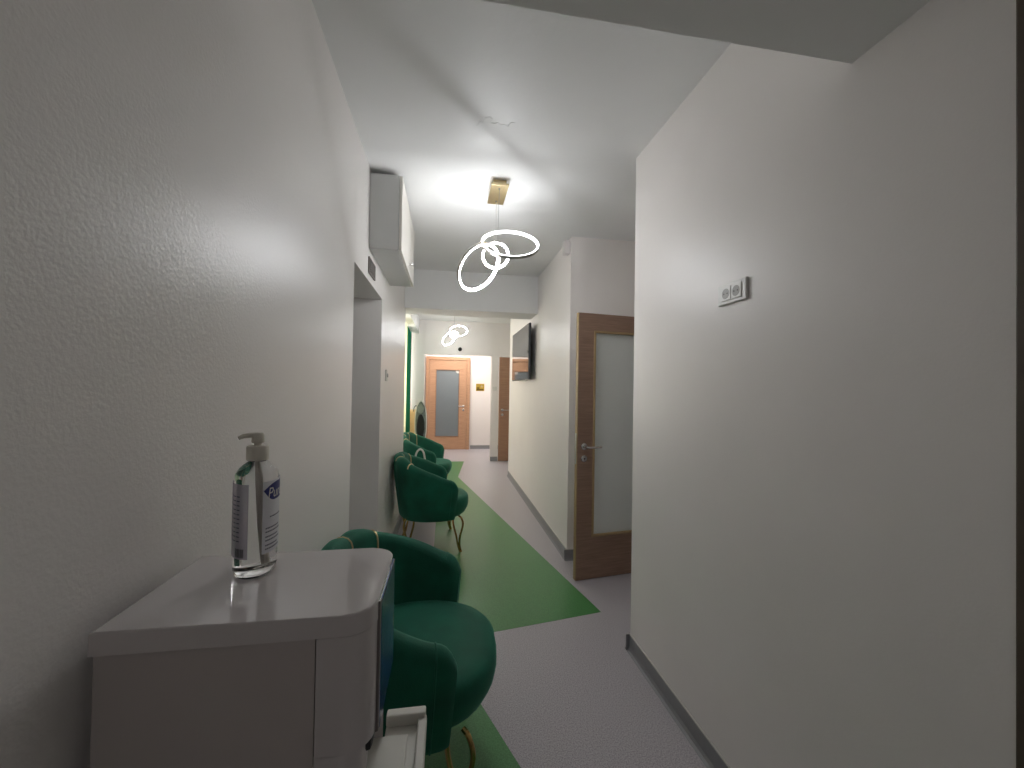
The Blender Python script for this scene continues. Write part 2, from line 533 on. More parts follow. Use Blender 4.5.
ang = math.atan2(2.932 - 2.865, 1.423 - 0.97)
d1 = setting('door_1', 'brown wooden door with frosted pane standing open from the alcove', 'door', (0.968, 2.865, 0.006), ang)
leaf_with_glass(d1, 0.86, 1.995, 0.042, 0.128, 0.735, 0.315, 1.862, 'wood', 'wood_edge', 'frost')
obj('door_edge', bx(-0.004, 0.0005, 0.004, 0.038, 0.0, 1.995), 'wood_edge', d1)
lp = bx(-0.006, -0.0035, 0.012, 0.030, 0.86, 1.09)
obj('lock_plate', lp, 'steel', d1)
lever(d1, 0.052, -0.0005, 0.992, 1, -1)
jm = bx(1.835, 1.965, 2.2, 2.235, 0, 2.05, bev=0.003)
box(jm, 1.835, 1.965, 3.03, 3.065, 0, 2.05, bev=0.003)
box(jm, 1.835, 1.965, 2.2, 3.065, 2.02, 2.055, bev=0.003)
struct('trim_3', jm, 'wood', label='brown door frame of the alcove doorway', cat='door frame')

d2 = setting('door_2', 'light oak door with grey glass at the end of the lobby', 'door', (-0.405, YV - 0.055, 0.004))
leaf_with_glass(d2, 0.86, 2.06, 0.042, 0.15, 0.69, 0.29, 1.84, 'wood_light', 'wood_mid', 'frost_dark')
lever(d2, 0.79, -0.0005, 1.0, -1, -1)
st = lathe(new(), [(0.055, 0.0), (0.055, 0.002)], 20, (0.655, 0.016, 1.815), axis='Y')
obj('sticker', st, 'piping_white', d2)
fr = bx(-0.075, -0.003, -0.02, 0.05, -0.004, 2.063, bev=0.002)
box(fr, 0.863, 0.935, -0.02, 0.05, -0.004, 2.063, bev=0.002)
box(fr, -0.075, 0.935, -0.02, 0.05, 2.0635, 2.135, bev=0.002)
obj('door_frame', fr, 'wood_light', d2)

d3 = setting('door_3', 'plain brown wooden door half hidden behind the end of the television wall', 'door', (1.012, YF - 0.03, 0.004))
obj('door_leaf', bx(0.0, 0.81, 0.0, 0.042, 0, 2.04, bev=0.002), 'wood_mid', d3)
lever(d3, 0.07, -0.0005, 1.0, 1, -1)


# ------------------------------------------------------------------ velvet shell chairs
def catmull(P, n):
    out = []
    P = [Vector(p) for p in P]
    Q = [P[0] * 2 - P[1]] + P + [P[-1] * 2 - P[-2]]
    for i in range(1, len(Q) - 2):
        for k in range(n):
            t = k / n
            a, b_, c, d_ = Q[i - 1], Q[i], Q[i + 1], Q[i + 2]
            out.append(0.5 * ((2 * b_) + (c - a) * t + (2 * a - 5 * b_ + 4 * c - d_) * t * t + (3 * b_ - a - 3 * c + d_) * t ** 3))
    out.append(P[-1])
    return out


def make_chair(name, label):
    t = thing(name, label, 'armchair', group=None)
    # mid-line of the shell at rim height (x forward, y sideways), with the rim height as third value
    half = [(0.195, -0.335, 0.61), (0.09, -0.352, 0.645), (-0.01, -0.352, 0.69), (-0.12, -0.325, 0.735), (-0.22, -0.255, 0.775), (-0.275, -0.14, 0.80), (-0.292, 0.0, 0.81)]
    ctrl = half + [(x, -y, z) for x, y, z in reversed(half[:-1])]
    path = catmull(ctrl, 6)
    n = len(path)
    seams = [-0.275, -0.10, 0.10, 0.275]        # where the gold piping divides the back (by y, back only)

    def station(i):
        p = path[i]
        a = path[max(0, i - 1)]
        b_ = path[min(n - 1, i + 1)]
        tg = Vector((b_.x - a.x, b_.y - a.y, 0)).normalized()
        nrm = Vector((-tg.y, tg.x, 0))           # points to the inside of the U
        if nrm.dot(Vector((-0.02 - p.x, -p.y, 0))) < 0:
            nrm = -nrm
        # petal bulge of the back between two seams
        bul = 0.0
        if p.x < -0.15:
            for s0, s1 in zip(seams, seams[1:]):
                if s0 <= p.y <= s1:
                    bul = math.sin(PI * (p.y - s0) / (s1 - s0)) ** 0.7
        return p, nrm, bul

    def section(i, zb=0.285, th=0.075):
        p, nrm, bul = station(i)
        endf = min(i, n - 1 - i)
        k = {0: 0.55, 1: 0.86, 2: 0.97}.get(endf, 1.0)      # rounded arm ends
        th = th * k
        top = p.z + 0.016 * bul - {0: 0.05, 1: 0.022, 2: 0.006}.get(endf, 0.0)
        h = th / 2
        c = Vector((p.x, p.y, 0))
        out = []
        cin = Vector((-0.02, 0, 0))

        def at(off, z):
            f = 1.0 - 0.15 * max(0.0, (0.70 - z) / 0.42) ** 1.3   # the shell narrows towards its foot
            q = cin + (c - cin) * f + nrm * off
            return Vector((q.x, q.y, z))
        zs = [zb + (top - h - zb) * s for s in (0.0, 0.03, 0.12, 0.3, 0.5, 0.7, 0.86, 1.0)]
        out.append(at(0.0, zb - 0.004))
        for j, z in enumerate(zs):
            out.append(at(-h * (0.72 if j == 0 else 0.95 if j == 1 else 1.0) - 0.012 * bul * min(1, max(0, (z - 0.4) / 0.3)), z))
        for a in (30, 60, 90, 120, 150):
            aa = math.radians(180 - a)
            out.append(at(h * math.cos(aa) - 0.004 * bul * (1 if a < 90 else -1), top - h + h * math.sin(aa)))
        zi = 0.40
        for s in (1.0, 0.8, 0.55, 0.3, 0.0):
            z = zi + (top - h - zi) * s
            out.append(at(h + 0.014 * bul * math.sin(PI * min(1, s + 0.2) * 0.8) + 0.012 * (1 - s), z))
        out.append(at(h * 0.9, zb))
        return out

    secs = [section(i) for i in range(n)]

    def shell(i0, i1, name_, cap0, cap1):
        b = new()
        R = [[b.verts.new(v) for v in secs[i]] for i in range(i0, i1 + 1)]
        m_ = len(R[0])
        for A, B in zip(R, R[1:]):
            for k in range(m_):
                b.faces.new((A[k], A[(k + 1) % m_], B[(k + 1) % m_], B[k]))
        b.faces.new(R[0])
        b.faces.new(list(reversed(R[-1])))
        return obj(name_, b, 'velvet', t, True)

    back_i = [i for i in range(n) if path[i].x < -0.15 and abs(path[i].y) <= 0.28]
    i0, i1 = back_i[0], back_i[-1]
    shell(i0, i1, 'backrest', 0, 0)
    arms = [shell(0, i0, 'armrest', 1, 0), shell(i1, n - 1, 'armrest', 0, 1)]
    for k, ia in ((0, 4), (1, n - 5)):           # welt on the outside of each arm
        w_ = [secs[ia][j] for j in range(1, 14)]
        obj('welt', tube(new(), w_, 0.0035, 6), 'velvet', arms[k], True)
    for s in seams:
        i = min(back_i, key=lambda q: abs(path[q].y - s))
        line = [secs[i][j] for j in range(8, 18)]
        obj('gold_piping', tube(new(), line, 0.005, 6), 'piping', t, True)
    # seat: thick D-shaped cushion
    outline = []
    N = 40
    for k in range(N):
        a = 2 * PI * k / N
        cx, sy_ = math.cos(a), math.sin(a)
        ex = 0.62
        x = math.copysign(abs(cx) ** ex, cx)
        y = math.copysign(abs(sy_) ** ex, sy_)
        if x > 0:
            x, y = cx, math.copysign(abs(sy_) ** 0.8, sy_)
            outline.append((0.05 + x * 0.285, y * 0.30))
        else:
            outline.append((0.05 + x * 0.30, y * 0.30))
    b = new()
    rings = []
    for sc, z, dx in ((0.70, 0.272, -0.02), (0.86, 0.278, -0.012), (0.93, 0.30, -0.008), (0.975, 0.34, 0), (1.0, 0.375, 0), (1.0, 0.405, 0), (0.985, 0.430, 0), (0.93, 0.446, 0), (0.80, 0.450, 0), (0.5, 0.453, 0), (0.2, 0.454, 0)):
        rings.append([b.verts.new((0.02 + (x - 0.02) * sc + dx, y * sc, z)) for x, y in outline])
    for A, B in zip(rings, rings[1:]):
        for k in range(N):
            b.faces.new((A[k], A[(k + 1) % N], B[(k + 1) % N], B[k]))
    b.faces.new(list(reversed(rings[0])))
    b.faces.new(rings[-1])
    obj('seat', b, 'velvet', t, True)
    # double-rod gold legs, bowed and meeting at the foot
    for sx, sy in ((1, -1), (1, 1), (-1, -1), (-1, 1)):
        fx, fy = (0.23, 0.275) if sx > 0 else (-0.24, 0.22)
        b = new()
        for o_ in (0.0, 0.075):
            xt, yt = fx - sx * o_, fy - (0.0 if o_ == 0 else 0.01)
            xm = fx - sx * (o_ * 0.72) + (0.014 if o_ == 0 else -0.012) * sx
            P = [(xt - 0.02 * sx, yt - 0.02, 0.30), (xt, yt, 0.285), (xm, yt + 0.008, 0.225), (fx - sx * (0.01 + o_ * 0.42), fy + 0.006, 0.13),
                 (fx - sx * (0.012 + o_ * 0.2), fy + 0.006, 0.055), (fx - sx * (0.002 + o_ * 0.1), fy + 0.012, 0.005)]
            pts_ = catmull([(x, y * sy, z) for x, y, z in P], 5)
            tube(b, pts_, 0.0088, 8)
        lathe(b, [(0.014, 0.0), (0.014, 0.004), (0.009, 0.012)], 12, (fx - sx * 0.005, (fy + 0.012) * sy, 0.0))
        obj('leg', b, 'gold', t, True)
    return t


chair_group = 'green velvet armchairs along the left wall'
c1 = make_chair('velvet_armchair', 'green velvet shell armchair with gold legs right behind the white water dispenser')
c1['group'] = chair_group
c1.location = (-0.124, 1.60, 0.0015)
c1.rotation_euler = (0, 0, math.radians(-3))
for (x, y, rz, lab) in ((-0.122, 3.77, math.radians(8), 'green velvet shell armchair past the tall wall recess, middle one of three'),
                        (-0.255, 5.40, math.radians(-8), 'farthest green velvet shell armchair, beside the window bay and curtain')):
    c = copy_tree(c1)
    c.location = (x, y, 0.0015)
    c.rotation_euler = (0, 0, rz)
    c['label'] = lab

# ------------------------------------------------------------------ water dispenser
DX0, DX1, DY0, DY1, DZ = -0.445, -0.096, 0.592, 0.832, 1.10
wd = thing('water_dispenser', 'white floor-standing water dispenser against the near left wall, with a hand sanitizer bottle on top', 'water dispenser', (DX0, DY0, 0))
W, D = DX1 - DX0, DY1 - DY0
rc = 0.042


def rounded_plan(x0, x1, y0, y1, r, seg=8):
    p = [(x0, y0), ]
    for k in range(seg + 1):
        a = -PI / 2 + k / seg * PI / 2
        p.append((x1 - r + r * math.cos(a), y0 + r + r * math.sin(a)))
    for k in range(seg + 1):
        a = k / seg * PI / 2
        p.append((x1 - r + r * math.cos(a), y1 - r + r * math.sin(a)))
    p.append((x0, y1))
    return p


def prism_bev(poly, z0, z1, bev):
    b = prism(new(), poly, z0, z1)
    top = [e for e in b.edges if all(abs(v.co.z - z1) < 1e-6 for v in e.verts)]
    bmesh.ops.bevel(b, geom=top, offset=bev, segments=3, affect='EDGES', profile=0.5)
    return b


obj('body', bx(0.004, W - 0.078, 0.003, D - 0.003, 0.04, DZ - 0.031), 'side_panel', wd)
obj('top_cover', prism_bev(rounded_plan(0, W, 0, D, rc), DZ - 0.030, DZ, 0.003), 'plastic', wd, True, flat=0.01)
# upper front housing with rounded corners, ends above the dispensing bay
fc = prism(new(), rounded_plan(W - 0.076, W - 0.001, 0.001, D - 0.001, rc - 0.002), 0.905, DZ - 0.031)
obj('front_housing', fc, 'plastic', wd, True)
for y0_, y1_, nm in ((0.001, 0.040, 'near'), (D - 0.040, D - 0.001, 'far')):
    pl_ = [p_ for p_ in rounded_plan(W - 0.076, W - 0.012, 0.001, D - 0.001, 0.038) if (p_[1] < 0.041 if nm == 'near' else p_[1] > D - 0.041)]
    if nm == 'near':
        pl_ = pl_ + [(W - 0.012, 0.0405), (W - 0.076, 0.0405)]
    else:
        pl_ = [(W - 0.076, D - 0.0405), (W - 0.012, D - 0.0405)] + pl_
    obj('bay_cheek', prism(new(), pl_, 0.03, 0.906), 'plastic', wd, True)
lp_ = bx(W - 0.060, W - 0.0045, 0.030, D - 0.030, 0.880, 0.904, bev=0.006)
obj('housing_lip', lp_, 'dark_plastic', wd, True)
obj('edge_strip', bx(W - 0.010, W + 0.003, 0.040, 0.052, 0.90, DZ - 0.004, bev=0.002), 'strip', wd)
obj('front_panel', bx(W - 0.004, W + 0.003, 0.052, D - 0.030, 0.895, DZ - 0.010, bev=0.002), 'picture', wd)
# dispensing bay and lower cabinet
obj('bay_back', bx(W - 0.090, W - 0.074, 0.006, D - 0.006, 0.70, 0.905), 'tray', wd)
for yy in (0.09, 0.15):
    f = bx(W - 0.076, W - 0.035, yy - 0.012, yy + 0.012, 0.855, 0.884, bev=0.004)
    box(f, W - 0.045, W - 0.030, yy - 0.008, yy + 0.008, 0.835, 0.86, bev=0.003)
    obj('tap', f, 'dark_plastic', wd)
lc = prism(new(), rounded_plan(W - 0.074, W - 0.030, 0.042, D - 0.042, 0.004), 0.032, 0.725)
obj('lower_front', lc, 'plastic', wd, True)
# drip tray: raised rim, sunken panel, grooved inner plate
tx0, tx1, ty0, ty1, tz = W - 0.072, W + 0.068, 0.043, D + 0.006, 0.735
tr = new()
box(tr, W - 0.010, tx1, ty0, ty1, tz, tz + 0.018, bev=0.003)
box(tr, tx0, W, ty0, D - 0.043, tz, tz + 0.018, bev=0.003)
box(tr, tx1 - 0.017, tx1, ty0, ty1 - 0.012, tz + 0.017, tz + 0.032, bev=0.003)
box(tr, W - 0.010, tx1 - 0.002, ty1 - 0.020, ty1, tz + 0.017, tz + 0.040, bev=0.003)
box(tr, tx0, tx1, ty0, ty0 + 0.017, tz + 0.017, tz + 0.032, bev=0.003)
dt = obj('drip_tray', tr, 'tray', wd)
obj('drip_plate', bx(tx0 + 0.01, tx1 - 0.034, ty0 + 0.03, ty1 - 0.045, tz + 0.0185, tz + 0.024, bev=0.002), 'tray', dt)
for sx in (0.03, W - 0.05):
    for sy in (0.03, D - 0.03):
        obj('foot', lathe(new(), [(0.018, 0.0), (0.018, 0.01), (0.012, 0.045)], 14, (sx, sy, 0.0)), 'dark_plastic', wd, True)

# ------------------------------------------------------------------ hand sanitizer bottle
BL = (-0.322, 0.757, DZ + 0.0005)
bt = thing('sanitizer_bottle', 'clear pump bottle of hand sanitizer with blue and white label on the water dispenser', 'bottle', BL, math.radians(19))
EA, EB = 0.047, 0.033                             # half axes: along y (width) and x (front)
prof = [(0.80, 0.0), (0.93, 0.003), (1.0, 0.012), (1.0, 0.05), (0.985, 0.11), (0.99, 0.155), (0.97, 0.168), (0.86, 0.178), (0.62, 0.185), (0.40, 0.188), (0.36, 0.190), (0.36, 0.196)]
b = new()
N = 40
rings = []
for s, z in prof:
    ring = []
    for k in range(N):
        a = 2 * PI * k / N
        if s <= 0.40:                              # neck is round
            rr_ = 0.0135
            ring.append(b.verts.new((rr_ * math.cos(a), rr_ * math.sin(a), z)))
        else:
            q = max(0.0, (0.97 - s) / 0.57) if z > 0.16 else 0.0
            ea = EA * s * (1 - q) + 0.0185 * q
            eb = EB * s * (1 - q) + 0.0165 * q
            ring.append(b.verts.new((eb * math.cos(a), ea * math.sin(a), z)))
    rings.append(ring)
for A, B in zip(rings, rings[1:]):
    for k in range(N):
        b.faces.new((A[k], A[(k + 1) % N], B[(k + 1) % N], B[k]))
b.faces.new(list(reversed(rings[0])))
b.faces.new(rings[-1])
bot = obj('bottle_body', b, 'clear', bt, True)


def on_bottle(u, z, off, front=True):
    """u: arc position in metres from the middle of the label, going to the reader's right."""
    a = u / 0.041
    # equalise arc length roughly on the flat oval
    k = math.sin(min(max(a, -PI / 2), PI / 2))
    x = EB * math.sqrt(max(0.0, 1 - k * k))
    y = EA * k
    nrm = Vector((x / EB ** 2, y / EA ** 2, 0)).normalized()
    p = Vector((x, y, z)) + nrm * off
    if not front:
        p = Vector((-p.x, -p.y, p.z))
    return p


def wrap_sheet(u0, u1, z0, z1, off, front=True, nu=20, th=0.0004):
    b = new()
    rows = []
    for o_ in (off, off + th):
        rows.append([[b.verts.new(on_bottle(u0 + (u1 - u0) * i / nu, z, o_, front)) for i in range(nu + 1)] for z in (z0, z1)])
    for r_ in rows:
        for i in range(nu):
            b.faces.new((r_[0][i], r_[0][i + 1], r_[1][i + 1], r_[1][i]))
    for i in range(nu):
        for j in (0, 1):
            b.faces.new((rows[0][j][i], rows[0][j][i + 1], rows[1][j][i + 1], rows[1][j][i]))
    for i in (0, nu):
        b.faces.new((rows[0][0][i], rows[0][1][i], rows[1][1][i], rows[1][0][i]))
    return b


def wrap_bm(bm, u, z, off, front=True, sx=1.0):
    for v in bm.verts:
        v.co = on_bottle(u + v.co.x * sx, z + v.co.y, off, front)
    return bm


fl = obj('front_label', wrap_sheet(-0.050, 0.050, 0.040, 0.159, 0.0008), 'label', bt, True)
# blue banner with a swept left edge
bb = new()
cols = []
for i in range(25):
    u = -0.049 + 0.098 * i / 24
    lo = 0.126 + 0.020 * max(0.0, 1 - (u + 0.049) / 0.022) ** 2
    hi = 0.156 - 0.012 * max(0.0, 1 - (u + 0.049) / 0.03) ** 2
    cols.append((bb.verts.new(on_bottle(u, lo, 0.0015)), bb.verts.new(on_bottle(u, hi, 0.0015))))
for A, B in zip(cols, cols[1:]):
    bb.faces.new((A[0], B[0], B[1], A[1]))
ban = obj('banner', bb, 'label_blue', fl, True)
tb = text_bm('Purell', 0.025)
for v in tb.verts:                                 # slanted capitals with a big first letter
    v.co.x += v.co.y * 0.18
obj('lettering', wrap_bm(tb, -0.042, 0.1305, 0.0019, sx=0.86), 'piping_white', ban)
lines = new()
for z, u0, u1 in ((0.098, -0.036, -0.004), (0.080, -0.044, -0.010), (0.074, -0.044, -0.006), (0.066, -0.044, -0.014), (0.060, -0.044, -0.008), (0.052, -0.044, -0.016), (0.046, -0.044, -0.010)):
    tt = text_bm('||||||||||||||', 0.0045)
    tt.free()
    n_ = 10
    for i in range(n_):
        a, c_ = u0 + (u1 - u0) * i / n_, u0 + (u1 - u0) * (i + 0.72) / n_
        q = [lines.verts.new(on_bottle(uu, zz, 0.0016)) for uu, zz in ((a, z), (c_, z), (c_, z + 0.0022), (a, z + 0.0022))]
        lines.faces.new(q)
obj('small_print', lines, 'ink', fl)
bl = obj('back_label', wrap_sheet(-0.055, 0.055, 0.036, 0.157, 0.0008, False), 'label_back', bt, True)
bc = new()
u = 0.030
for i, wd_ in enumerate((1, 2, 1, 1, 3, 1, 2, 1, 1, 2, 1, 3, 1)):
    c_ = u + wd_ * 0.00055
    q = [bc.verts.new(on_bottle(uu, zz, 0.0016, False)) for uu, zz in ((u, 0.039), (c_, 0.039), (c_, 0.053), (u, 0.053))]
    bc.faces.new(q)
    u = c_ + 0.0006
obj('barcode', bc, 'ink_black', bl)
sp = new()
for i in range(11):
    z = 0.064 + i * 0.0072
    for k in range(9):
        a = -0.040 + k * 0.009
        q = [sp.verts.new(on_bottle(uu, zz, 0.0016, False)) for uu, zz in ((a, z), (a + 0.0068, z), (a + 0.0068, z + 0.0016), (a, z + 0.0016))]
        sp.faces.new(q)
obj('small_print', sp, 'ink', bl)
pc = lathe(new(), [(0.0165, 0.190), (0.0170, 0.192), (0.0170, 0.212), (0.0155, 0.2145), (0.006, 0.2150), (0.0055, 0.220)], 24)
cap = obj('pump_collar', pc, 'lid', bt, True)
ph = lathe(new(), [(0.0090, 0.2195), (0.0098, 0.221), (0.0092, 0.2335), (0.0075, 0.2362)], 20)
# spout points away from the dispenser's front
sp_dir = Vector((-0.9, -0.35, 0)).normalized()
tube(ph, [(0, 0, 0.2325), sp_dir * 0.012 + Vector((0, 0, 0.2330)), sp_dir * 0.022 + Vector((0, 0, 0.2322)), sp_dir * 0.029 + Vector((0, 0, 0.2295))], [0.0048, 0.0046, 0.0040, 0.0032], 10)
obj('pump_head', ph, 'lid', bt, True)
obj('dip_tube', tube(new(), [(0, 0, 0.19), (0.002, 0.003, 0.10), (0.004, 0.010, 0.012)], 0.003, 8), 'lid', bt, True)

# ------------------------------------------------------------------ wall cabinet
wc = thing('wall_cabinet', 'white wall cabinet hung high on the left wall above the recess', 'cabinet', (XL + 0.002, 2.457, 2.238))
wc.scale = (0.9485, 0.9485, 0.9485)
CY, CZ = 0.93, 0.472
obj('body', bx(0.0, 0.176, 0, CY, 0, CZ, bev=0.002), 'cabinet', wc)
for k in range(2):
    dr = obj('door', bx(0.178, 0.196, k * CY / 2 + 0.002, (k + 1) * CY / 2 - 0.002, 0.002, CZ - 0.002, bev=0.002), 'cabinet_door', wc)
    ky = CY / 2 - 0.05 if k == 0 else CY / 2 + 0.05
    if k == 1:
        obj('knob', lathe(new(), [(0.006, 0.196), (0.006, 0.208), (0.013, 0.214), (0.015, 0.220), (0.011, 0.226)], 16, (0, ky, 0.07), axis='X'), 'chrome', dr, True)

# lift display and call button on the left wall
ld = thing('lift_display', 'small dark display plate above the left wall recess, below the cabinet', 'display', (XL, 2.547, 2.14))
obj('frame', bx(0.0005, 0.010, -0.10, 0.10, -0.048, 0.048, bev=0.003), 'display_frame', ld)
obj('screen', bx(0.009, 0.0115, -0.085, 0.085, -0.036, 0.036), 'display', ld)
lb = thing('lift_button', 'small white push button plate on the left wall past the recess', 'button', (XL, 3.225, 1.51))
obj('plate', bx(0.0005, 0.012, -0.035, 0.035, -0.045, 0.045, bev=0.005), 'socket', lb)
obj('button', lathe(new(), [(0.016, 0.011), (0.016, 0.017), (0.012, 0.019)], 18, (0, 0, 0.0), axis='X'), 'steel', lb, True)

# ------------------------------------------------------------------ double socket
so = thing('wall_socket', 'double power socket on the near right wall', 'socket', (XR, 1.296, 1.782))
so.scale = (0.937, 0.937, 0.937)
fr = bx(-0.011, -0.0005, -0.078, 0.078, -0.041, 0.041, bev=0.004)
obj('frame', fr, 'socket', so)
for yy in (-0.029, 0.027):
    ins = new()
    box(ins, -0.0145, -0.010, yy - 0.027, yy + 0.027, -0.028, 0.028, bev=0.002)
    p = obj('socket_insert', ins, 'socket', so)
    w_ = lathe(new(), [(0.0205, -0.0152), (0.0205, -0.0146)], 24, (0, yy, 0.0), axis='X')
    we = obj('socket_well', w_, 'socket_well', p, True)
    hb = new()
    for dy in (-0.0095, 0.0095):
        lathe(hb, [(0.003, -0.0157), (0.003, -0.0151)], 10, (0, yy + dy, 0.0), axis='X')
    obj('pin_hole', hb, 'hole', p)

# ------------------------------------------------------------------ motion sensor
ms = thing('motion_sensor', 'small white motion sensor high on the wall corner above the open door', 'sensor', (XT, 3.292, 2.632))
obj('housing', bx(-0.052, -0.0005, -0.036, 0.036, -0.058, 0.058, bev=0.010), 'sensor', ms, True)
obj('lens', bx(-0.056, -0.050, -0.022, 0.022, -0.040, 0.005, bev=0.003), 'socket', ms, True)

# ------------------------------------------------------------------ television
tv = thing('television', 'flat black television mounted high on the far right wall', 'television', (XT, 5.147, 1.867))
tv.scale = (0.962, 0.962, 0.962)
TW, TH = 0.61, 0.345
obj('back_shell', bx(-0.085, -0.058, -TW, TW, -TH, TH, bev=0.006), 'tv_body', tv)
obj('rear_hump', bx(-0.060, -0.035, -0.36, 0.36, -0.26, 0.12, bev=0.012), 'tv_body', tv)
obj('screen', bx(-0.088, -0.0835, -TW + 0.008, TW - 0.008, -TH + 0.014, TH - 0.008), 'screen', tv)
obj('bracket', bx(-0.038, -0.0005, -0.2, 0.2, -0.12, 0.12, bev=0.003), 'dark_plastic', tv)
obj('brand_light', bx(-0.084, -0.070, -0.45, -0.38, -TH - 0.014, -TH + 0.001, bev=0.003), 'socket', tv)


# ------------------------------------------------------------------ ring pendants
def ring_meshes(c, nrm, R, shield, band=0.018, th=0.006):
    """an outer metal band and the glowing strip on its inner side"""
    nrm = nrm.normalized()
    a = nrm.orthogonal().normalized()
    b_ = nrm.cross(a)
    NS = 72

    def sweep(profile):
        b = new()
        rings = []
        for k in range(NS):
            t_ = 2 * PI * k / NS
            d_ = a * math.cos(t_) + b_ * math.sin(t_)
            rings.append([b.verts.new(c + d_ * (R + pr) + nrm * pz) for pr, pz in profile])
        m_ = len(profile)
        for k in range(NS):
            A, B = rings[k], rings[(k + 1) % NS]
            for j in range(m_):
                b.faces.new((A[j], A[(j + 1) % m_], B[(j + 1) % m_], B[j]))
        return b
    if shield:
        metal = sweep([(-0.015, -band / 2 - 0.004), (th * 0.6, -band / 2 - 0.004), (th * 0.6, band / 2), (0.0, band / 2), (0.0, -band / 2 - 0.002), (-0.015, -band / 2 - 0.002)])
    else:
        metal = sweep([(0.0, -band / 2), (th * 0.6, -band / 2), (th * 0.6, band / 2), (0.0, band / 2)])
    glow = sweep([(-0.0005, -band / 2 + 0.001)] + [(-0.013 * math.sin(PI * q / 6) - 0.0005, -(band / 2 + 0.002) * math.cos(PI * q / 6)) for q in range(1, 6)] + [(-0.0005, band / 2 - 0.001)])
    return metal, glow


def make_pendant(name, label, drop=0.0):
    t = thing(name, label, 'pendant lamp', (0.3016, 2.556, ZC), 0.0, 'ring pendant lamps')
    O = Vector((0.3016, 2.556, ZC + drop))
    cn = obj('canopy', bx(-0.054, 0.054, -0.13, 0.13, -0.045, -0.030, bev=0.002), 'pale_gold', t)
    obj('canopy_base', bx(-0.040, 0.040, -0.11, 0.11, -0.031, -0.0005, bev=0.002), 'pale_gold', cn)
    for yy in (-0.09, 0.08):
        obj('screw', lathe(new(), [(0.006, -0.051), (0.006, -0.045)], 10, (0, yy, 0)), 'wire', t)
    camp = Vector((0, 0, CAM_H))
    # centre (world), radius, share facing the viewer, direction of the far side
    specs = [(Vector((0.425, 2.80, 2.452)), 0.205, 0.42, (0.06, 1.0)),
             (Vector((0.205, 2.78, 2.262)), 0.178, 0.66, (0.80, -0.55)),
             (Vector((0.325, 2.82, 2.368)), 0.098, 0.93, (0.25, -1.0))]
    tops = []
    for c, R, rho, mdir in specs:
        c, R = camp + (c - camp) * 0.91, R * 0.91
        v = (camp - c).normalized()
        r_ = v.cross(Vector((0, 0, 1))).normalized() * -1.0
        if r_.x < 0:
            r_ = -r_
        u_ = r_.cross(v) * -1.0
        if u_.z < 0:
            u_ = -u_
        mm = (r_ * mdir[0] + u_ * mdir[1]).normalized()
        nrm = v * rho + mm * math.sqrt(1 - rho * rho)
        metal, glow = ring_meshes(c - O, nrm, R, False)
        rg = obj('ring', metal, 'ring_metal', t, True)
        obj('light_strip', glow, 'led_upper' if R > 0.18 else 'led', rg, True)
        # highest point of the ring
        zz = (Vector((0, 0, 1)) - nrm * nrm.z).normalized()
        tops.append(c - O + zz * R)
    p0 = tops[2]
    obj('hub_bar', tube(new(), [p0 + Vector((-0.03, 0, 0.0)), p0 + Vector((0.0, 0.0, 0.004)), p0 + Vector((0.03, 0.0, 0.0))], 0.006, 8), 'ring_metal', t, True)
    obj('wire', tube(new(), [(0.0, 0.08, -0.046), p0 + Vector((-0.005, 0.0, 0.004))], 0.0013, 6), 'wire', t)
    obj('wire', tube(new(), [(0.0, -0.09, -0.046), p0 + Vector((0.004, 0.0, 0.004))], 0.0013, 6), 'wire', t)
    return t


p1 = make_pendant('ring_pendant', 'large glowing ring pendant hanging from gold ceiling plate before the beam')
p2 = make_pendant('ring_pendant', 'smaller looking glowing ring pendant hanging beyond the beam near the lobby opening', 0.03)
for rg in p2.children:
    for ls_ in rg.children:
        if ls_.name.startswith('light_strip'):
            ls_.data.materials[0] = M['led_far']
p2.location = (0.11, 6.9, ZC)
p2.scale = (0.82, 0.82, 0.82)

# ------------------------------------------------------------------ window bay and lobby things
cb = new()
NC = 60
rows = []
for z in (0.06, 0.6, 1.2, 1.8, 2.455):
    rows.append([cb.verts.new((-0.70 + 0.028 * math.sin(k * 0.9) + 0.006 * math.sin(k * 2.3 + z), 6.98 + 0.74 * k / NC, z)) for k in range(NC + 1)])
for A, B in zip(rows, rows[1:]):
    for k in range(NC):
        cb.faces.new((A[k], A[k + 1], B[k + 1], B[k]))
bmesh.ops.solidify(cb, geom=cb.faces[:], thickness=0.004)
tag(obj('curtain', cb, 'curtain', None, True), 'long green curtain hanging under the bulkhead by the window', 'curtain')

sb_ = new()
rows = []
for z in (0.06, 0.6, 1.2, 1.8, 2.455):
    rows.append([sb_.verts.new((-0.668 + 0.012 * math.sin(k * 0.8), 6.15 + 0.62 * k / NC, z)) for k in range(NC + 1)])
for A, B in zip(rows, rows[1:]):
    for k in range(NC):
        sb_.faces.new((A[k], A[k + 1], B[k + 1], B[k]))
bmesh.ops.solidify(sb_, geom=sb_.faces[:], thickness=0.002)
tag(obj('sheer_curtain', sb_, 'sheer', None, True), 'thin pale yellow curtain hanging just before the green one', 'curtain')

bn = thing('bench', 'low white bench behind the farthest green armchair', 'bench', (-0.44, 6.75, 0))
obj('bench_top', bx(-0.19, 0.19, -0.42, 0.42, 0.41, 0.45, bev=0.006), 'cabinet', bn)
for sx in (-0.17, 0.17):
    for sy in (-0.38, 0.38):
        obj('leg', bx(sx - 0.02, sx + 0.02, sy - 0.02, sy + 0.02, 0.0, 0.41, bev=0.003), 'cabinet', bn)

